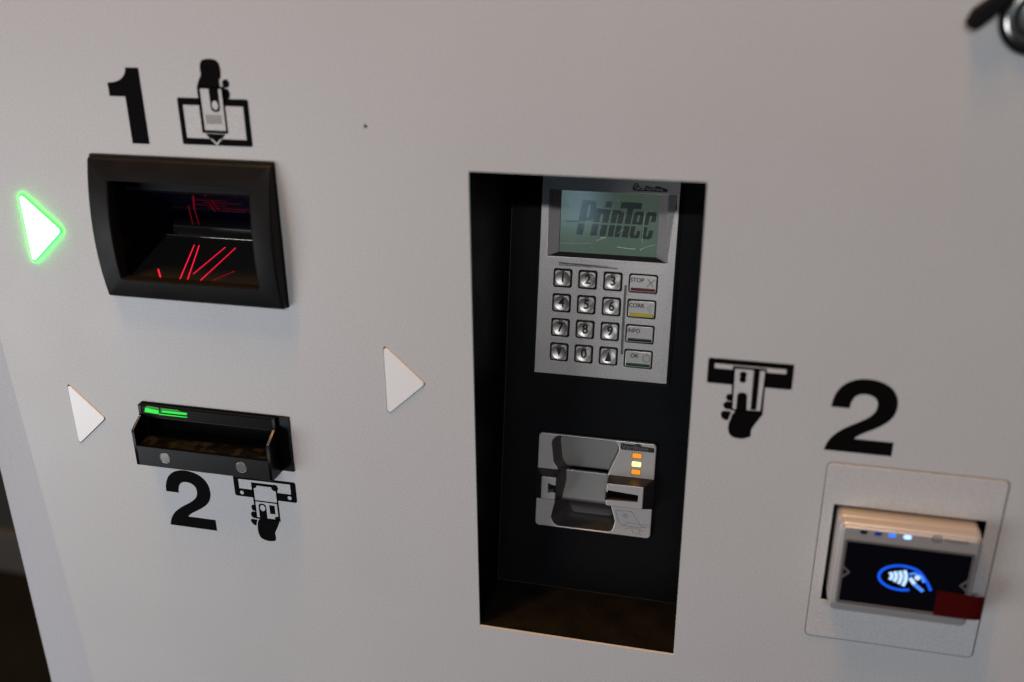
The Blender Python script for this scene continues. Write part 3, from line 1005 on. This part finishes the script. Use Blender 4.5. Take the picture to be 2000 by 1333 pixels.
fx = 93.7
for i, (word, bm) in enumerate(fkeys):
    fz = 314.8 - 23.95 * i
    b = MB(); b.prism(rrect(-12.3, 12.3, -7.7, 7.7, 1.8, 4), 1.5, 5.5, 0.6)
    o = b.build('function_key', M_KEY, None, 28)
    o.parent = kp
    o.location = ((fx - 58) * MM, 0, (fz - 221) * MM)
    o['label'] = 'wide %s key with %s bar' % (word, ('red', 'yellow', 'black', 'green')[i])
    b = MB(); b.prism(rrect(-11.4, 11.4, -6.9, -4.0, 1.2, 4), 5.3, 6.1, 0.7)
    c_ = b.build('colour_bar', bm, None, 60); c_.parent = o
    b = MB(); b.text(word, -12.0 if word != 'OK' else -7.6, 3.1, 5.4, 5.52, 5.66, sx=0.98, offset=0.12)
    c_ = b.build('key_print', M_KEYTEXT, None); c_.parent = o
    b = MB()
    if i == 0:
        for dx in (-0.5, 0.5):
            b.prism(stroke([(3.6 + dx, -2.2), (10.6 + dx, 4.6)], 0.45), 5.5, 5.62)
            b.prism(stroke([(4.4 + dx, 4.6), (9.6 + dx, -2.4)], 0.45), 5.5, 5.66)
    elif i == 1:
        b.prism(stroke([(8.6, 5.2), (5.2, 1.6), (8.2, -2.4)], 0.4), 5.5, 5.62)
        b.prism(stroke([(10.0, 4.6), (7.2, 1.6), (9.6, -1.8)], 0.4), 5.5, 5.62)
    elif i == 3:
        b.prism(circ(7.6, 1.4, 3.9, 28), 5.5, 5.62, holes=[circ(7.6, 1.4, 3.5, 28)])
        b.prism(circ(7.6, 1.4, 2.9, 28), 5.5, 5.62, holes=[circ(7.6, 1.4, 2.55, 28)])
    if b.v:
        c_ = b.build('key_symbol', M_ENGRAVE, None); c_.parent = o

# ================================================================== card slot
cs = thing('card_slot', 'silver bank card slot with three amber lights, lower part of the recess', 'card reader', 59, 64, tilt=True)
throat = rpoly([(14.6, 153.2, 6), (19.6, 159.4, 5), (77.6, 159.4, 6), (81.6, 152.4, 5), (79.0, 146.0, 8), (71.8, 127.0, 6), (71.4, 109.0, 6),
                (76.4, 93.5, 8), (81.4, 78.0, 6), (78.6, 66.6, 6), (22.0, 66.4, 6), (17.4, 74.0, 5), (20.8, 92.0, 6), (23.6, 110.0, 6), (22.4, 126.0, 6),
                (17.6, 132.0, 6)], 4.0, 4)
throat = ccw(throat)
b = MB()
b.prism(rrect(1.7, 116.6, 64.6, 161.0, 4.0, 5), 0.1, 4.0, 0.9, holes=[throat], seg=4)
b.build('face_plate', M_CARDFACE, cs, 50)
b = MB(); b.prism(rrect(0.6, 117.7, 63.5, 162.1, 4.6, 5), 0.02, 1.6, 0.3, holes=[throat])
b.build('gasket', M_RUBBER, cs)


def shrink(p, k):
    x, z = p
    cx = 51.0
    nx = x + (13.0 if x < cx else -4.0) * k * min(1, abs(x - cx) / 18)
    nz = z + (4.0 if z < 112 else -1.0) * k
    return nx, nz


b = MB()
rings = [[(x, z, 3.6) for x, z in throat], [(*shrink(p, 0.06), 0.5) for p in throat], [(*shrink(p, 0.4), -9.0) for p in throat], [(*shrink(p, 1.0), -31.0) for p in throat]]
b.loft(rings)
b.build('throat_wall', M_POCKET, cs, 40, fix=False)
b = MB()
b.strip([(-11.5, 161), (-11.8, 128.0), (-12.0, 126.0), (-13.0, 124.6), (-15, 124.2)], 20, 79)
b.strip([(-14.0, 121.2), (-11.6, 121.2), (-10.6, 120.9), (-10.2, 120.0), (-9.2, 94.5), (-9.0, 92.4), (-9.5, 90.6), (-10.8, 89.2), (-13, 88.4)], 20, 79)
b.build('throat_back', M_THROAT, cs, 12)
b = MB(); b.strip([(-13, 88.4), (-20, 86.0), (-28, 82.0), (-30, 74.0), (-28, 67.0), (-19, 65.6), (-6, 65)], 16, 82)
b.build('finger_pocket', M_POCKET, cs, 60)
b = MB(); b.strip([(-15, 124.4), (-26, 124), (-26, 121), (-14, 121.2)], 16, 82)
b.build('card_gap', M_RUBBER, cs)
# right bump with the slot mouth
b = MB()


def bump(xa0, xb0, z0_, z1_, xa1, xb1, z2_, z3_, h0_, h1_, hole, depth, cut=False):
    base = rrect(xa0, xb0, z0_, z1_, 0.8, 3)
    top = rrect(xa1, xb1, z2_, z3_, 1.4, 3)
    top2 = rrect(xa1 + .7, xb1 - .7, z2_ + .7, z3_ - .7, 1.0, 3)
    b.loft([[(x, z, h0_) for x, z in base], [(x, z, h1_ - .9) for x, z in top]])
    fb = MB()
    fb.loft([[(x, z, h1_ - .9) for x, z in top], [(x, z, h1_ - .3) for x, z in inset(ccw(top), 0.15)], [(x, z, h1_) for x, z in top2]])
    fb.prism(top2, h1_ - 0.01, h1_, 0, holes=[hole])
    hole = ccw(hole)
    fb.loft([[(x, z, h1_) for x, z in hole], [(x, z, h1_ - depth) for x, z in hole]])
    fb.build('front_face', M_SILVERB, cs, 40, fix=False)


hole_r = rpoly([(74.2, 105.4), (74.2, 115.4), (103.6, 113.6), (103.6, 106.6)], 0.8, 3)
bump(72.4, 117.4, 95.2, 125.6, 73.0, 108.4, 99.6, 122.0, 3.8, 19.6, hole_r, 14)
b.build('slot_mouth', M_BUMP, cs, 40, fix=False)
b = MB(); b.prism(hole_r, 4, 7)
b.prism(rrect(72.2, 74.2, 105.2, 113.4, 0), 6, 19.7)
b.build('slot_opening', M_RUBBER, cs)
b = MB(); b.side([(9.5, 106.2), (17.5, 105.6), (17.5, 107.6), (9.5, 108.8)], 72.4, 103.2)
b.build('slot_guide', M_BLACKPL, cs)
b = MB()
hole_l = rpoly([(15.6, 105.2), (15.6, 115.4), (22.5, 113.2), (22.5, 107.0)], 0.5, 3)
bump(0.6, 25.2, 92.8, 125.0, 8.9, 23.4, 98.6, 121.4, 3.8, 19.0, hole_l, 10)
b.build('left_guide', M_BUMP, cs, 40, fix=False)
b = MB(); b.prism(hole_l, 8, 10)
b.prism(rrect(21.6, 23.6, 106.2, 113.6, 0), 8, 19.1)
b.build('guide_opening', M_RUBBER, cs)
for zc, mt in ((147.7, M_AMBER), (139.2, M_AMBERHOT), (131.3, M_AMBER)):
    b = MB(); b.prism(rrect(94.3, 103.0, zc - 2.4, zc + 2.4, 0.8, 3), 3.9, 4.5, 0.3)
    o = b.build('status_light', mt, cs)
b = MB()
for zc in (147.7, 139.2, 131.3):
    b.prism(rrect(93.8, 103.5, zc - 2.9, zc + 2.9, 1.0, 3), 3.9, 4.1, holes=[rrect(94.3, 103.0, zc - 2.4, zc + 2.4, 0.8, 3)])
b.build('light_rim', M_GROOVE, cs)
b = MB(); b.prism(rpoly([(82.4, 153.0), (82.4, 159.2), (88, 158.6), (95.5, 158.6), (97.4, 160.0), (101, 159.6), (102.5, 157.6), (114.8, 157.0), (114.8, 152.4), (84.6, 152.4)], 0.7, 3), 3.98, 4.10)
b.build('brand_backing', M_KEYTEXT, cs)  # dark shape under the brand name
b = MB(); b.text('Verifone', 83.2, 155.2, 7.2, 4.1, 4.2, sx=1.04, offset=0.02)
b.build('brand_print', M_ENGRAVE, cs)
b = MB()
for pts, wd in (([(81.6, 89.9), (96.9, 90.6), (105.8, 78.2)], 0.4), ([(81.6, 89.9), (84.0, 80), (88.4, 75.2), (91, 75.0)], 0.4),
                ([(88.2, 85.2), (90, 87.4), (93.2, 87.2), (93.6, 84.4), (91.4, 83.2), (88.2, 85.2)], 0.35), ([(90, 86.6), (92.4, 84)], 0.3), ([(92.6, 86.6), (89.4, 84.4)], 0.3),
                ([(90.4, 75.2), (93.0, 78.8), (107.6, 78.0), (114.6, 79.0), (112.4, 76.4), (106.0, 74.6), (90.4, 75.2)], 0.35),
                ([(108.4, 77.4), (111.0, 75.0)], 0.35), ([(105.8, 77.4), (108.6, 75.0)], 0.35),
                ([(91.0, 72.2), (98.6, 74.0), (103.2, 73.0), (110.4, 71.4)], 0.35), ([(98.4, 73.6), (99.4, 69.0), (107.6, 67.6), (105.0, 70.4), (107.0, 72.2)], 0.35)):
    for k in range(len(pts) - 1):
        b.prism(stroke([pts[k], pts[k + 1]], wd), 3.98, 4.07 + 0.004 * k)
b.build('card_symbol', M_ENGRAVE, cs)

# ================================================================== contactless reader
cr = thing('contactless_reader', 'contactless payment reader with glowing blue hand symbol on a square cover plate', 'contactless reader', 328, -253)
hole = rrect(270.0, 385.7, -214.6, -120.0, 1.0, 3)
b = MB(); b.prism(rrect(261.1, 396.0, -253.2, -82.4, 4.0, 6), 0.02, 0.9, 0.6, holes=[hole], seg=4)
b.build('cover_plate', M_PANEL, cr)
b = MB(); b.prism(rrect(260.3, 396.8, -254.0, -81.6, 4.6, 6), 0.01, 0.22, 0, holes=[hole])
b.build('plate_gasket', M_GROOVE, cr)
b = MB(); b.prism(rrect(258, 399, -257, -78, 0), -22, -20)
for a in ((267, 270), (385.7, 389)):
    b.box(a[0], a[1], -218, -116, -20, -2.2)
b.box(270, 385.7, -120, -117, -20, -2.2); b.box(270, 385.7, -218, -214.6, -20, -2.2)
b.build('inner_box', M_RUBBER, cr)
b = MB(); b.prism(rrect(273.3, 380.9, -208.6, -122.8, 5.0, 6), -18, 12.0, 1.6, seg=4)
b.prism(rrect(273.9, 380.3, -208.0, -123.2, 5.0, 6), 10.0, 21.6, 1.7, seg=5)
b.build('housing', M_SILVERB, cr, 50)
b = MB(); b.prism(rrect(276.2, 378.2, -202.6, -125.4, 4.0, 6), 20, 23.4, 1.2, seg=4, holes=[rrect(280.4, 374.8, -197.4, -138.6, 1.0, 3)])
b.build('bezel', M_SILVERB, cr, 50)
b = MB(); b.prism(rrect(278.8, 376.6, -199.0, -136.8, 2.4, 5), 22.8, 23.75, 0.3, holes=[rrect(281.0, 374.4, -196.6, -139.0, 0.8, 3)])
b.build('groove_frame', M_GROOVE, cr)
b = MB(); b.prism(rrect(280.2, 375.0, -197.6, -138.4, 0), 21, 23.2)
b.build('screen', M_SCREEN, cr)
b = MB(); b.prism(stroke([(279.6, -162.6), (285.6, -168.0), (279.8, -174.6)], 1.6), 23.2, 24.0)
b.build('chevron', M_GROOVE, cr)
b = MB(); b.prism(stroke([(376.2, -160.6), (369.8, -167.6), (376.4, -173.0)], 1.6), 23.2, 24.0)
b.build('chevron', M_GROOVE, cr)
# glowing symbol
H0, H1 = 23.24, 23.3
b = MB()
ell = [(325.6 + 17.0 * math.cos(math.radians(a)), -167.5 + 11.4 * math.sin(math.radians(a))) for a in range(38, 302, 6)]
b.prism(stroke([(349.0, -176.0), (345.2, -168.8), (341.0, -162.8)] + ell, 2.3), H0, H1)
b.build('symbol_ring', M_BLUE, cr)
b = MB()
b.prism(stroke([(331.0, -163.2), (334.4, -161.6), (340.2, -164.0), (343.0, -169.0)], 2.4), H0 + .06, H1 + .06)
b.prism(stroke([(331.6, -166.0), (336.4, -172.2), (343.4, -177.6)], 3.0), H0 + .06, H1 + .06)
b.build('symbol_hand', M_BLUEMID, cr)
b = MB()
b.prism(stroke([(332.2, -166.6), (336.0, -171.6)], 3.0), H1 + .1, H1 + .16)
b.prism(circ(337.4, -165.4, 2.2, 14), H1 + .1, H1 + .16)
for i, (xc, zc, hh) in enumerate(((318.0, -167.0, 3.4), (321.4, -167.0, 4.7), (325.0, -167.2, 6.0), (328.6, -167.4, 7.4))):
    b.prism(stroke([(xc - 1.6, zc + hh), (xc + 0.2, zc + hh * .4), (xc + 0.4, zc - hh * .3), (xc - 0.9, zc - hh)], 2.7), H0, H1)
b.build('symbol_wave', M_PALE, cr)
for x, mt, nm in ((292.0, M_LEDOFF, 'led'), (302.9, M_LEDDIM, 'led'), (313.6, M_LEDBLUE, 'led'), (324.8, M_LEDHOT, 'led')):
    b = MB(); b.prism(rrect(x - 2.9, x + 2.9, -130.6, -127.2, 1.6, 5), 23.2, 23.8, 0.3)
    b.build(nm, mt, cr)
b = MB()
b.prism(rrect(343.0, 350.0, -130.4, -124.6, 1.6, 4), 23.38, 23.46, holes=[rrect(344.2, 349.0, -129.4, -125.6, 1.0, 4)])
b.prism(rrect(345.6, 347.6, -128.6, -126.4, 0.4, 2), 23.38, 23.46)
b.text('Vivotech', 351.6, -127.6, 5.2, 23.38, 23.46, sx=0.98, offset=0.08)
b.build('brand_print', M_GROOVE, cr)

# red tape
tp = thing('red_tape', 'small strip of dark red tape stuck over the lower right corner of the contactless reader', 'tape', 371, -187)
b = MB()
n = 14
vs = []
for i in range(n + 1):
    t_ = i / n
    x = 353.4 + 36.2 * t_
    h = 24.25 - (0.5 * max(0, (x - 379) / 10) ** 2 * 3)
    vs += [(x, -174.0 - 1.6 * t_, h), (x + 0.4 - .6 * t_, -198.4 + 0.2 * t_, h), ]
fs = [(2 * i, 2 * i + 1, 2 * i + 3, 2 * i + 2) for i in range(n)]
b.add(vs, fs)
b.build('tape_strip', M_TAPE, tp, fix=False)

# ================================================================== lock at the top right
lk = thing('key_lock', 'blurred chrome lock with black rubber ring and black turning handle, top right corner', 'lock', 351, 262)
b = MB()
N = 48
R0 = 22.5
cx, cz = 353, 259
rings = []
for k in range(12):
    a = 2 * math.pi * k / 12
    r_, h_ = R0 + 2.0 * math.cos(a), 2.4 + 2.2 * math.sin(a)
    rings.append([(cx + r_ * math.cos(2 * math.pi * i / N), cz + r_ * math.sin(2 * math.pi * i / N), h_) for i in range(N)])
rings.append(rings[0])
b.loft(rings)
b.build('rubber_ring', M_RUBBER, lk, 60)
b = MB()
rings = []
for r_, h_ in ((21.0, 0.2), (21.0, 3.0), (19.2, 4.6), (16.5, 4.8), (15.6, 3.2), (13.4, 3.0), (12.6, 5.6), (8.5, 6.4), (8.0, 4.4), (0.5, 4.4)):
    rings.append([(cx + r_ * math.cos(2 * math.pi * i / N), cz + r_ * math.sin(2 * math.pi * i / N), h_) for i in range(N)])
b.loft(rings)
b.build('lock_body', M_CHROME, lk, 40)
b = MB()
b.prism(rpoly([(311.5, 264.0, 5), (307.5, 254.5, 5), (315.0, 249.8, 6), (322.0, 256.4, 4), (336.0, 270.0, 4), (344, 284, 4), (336, 292, 4), (326, 276, 4)], 4, 5), 3.0, 10.0, 2.5)
b.build('handle', M_RUBBER, lk, 60)
b = MB(); b.prism(circ(cx, cz, 7.6, 24), 4.2, 6.8, 0.8, holes=[rrect(cx - 1.2, cx + 1.2, cz - 4.5, cz + 4.5, 0.4, 2)])
b.build('key_barrel', M_BRASS, lk, 40)
b = MB(); b.prism(circ(cx, cz, 14.8, 32), 2.9, 3.5, 0, holes=[circ(cx, cz, 13.6, 32)])
b.build('seal_ring', M_RUBBER, lk, 40)

# hidden bookkeeping property is not needed any more
for o in bpy.data.objects:
    if '_o' in o:
        del o['_o']
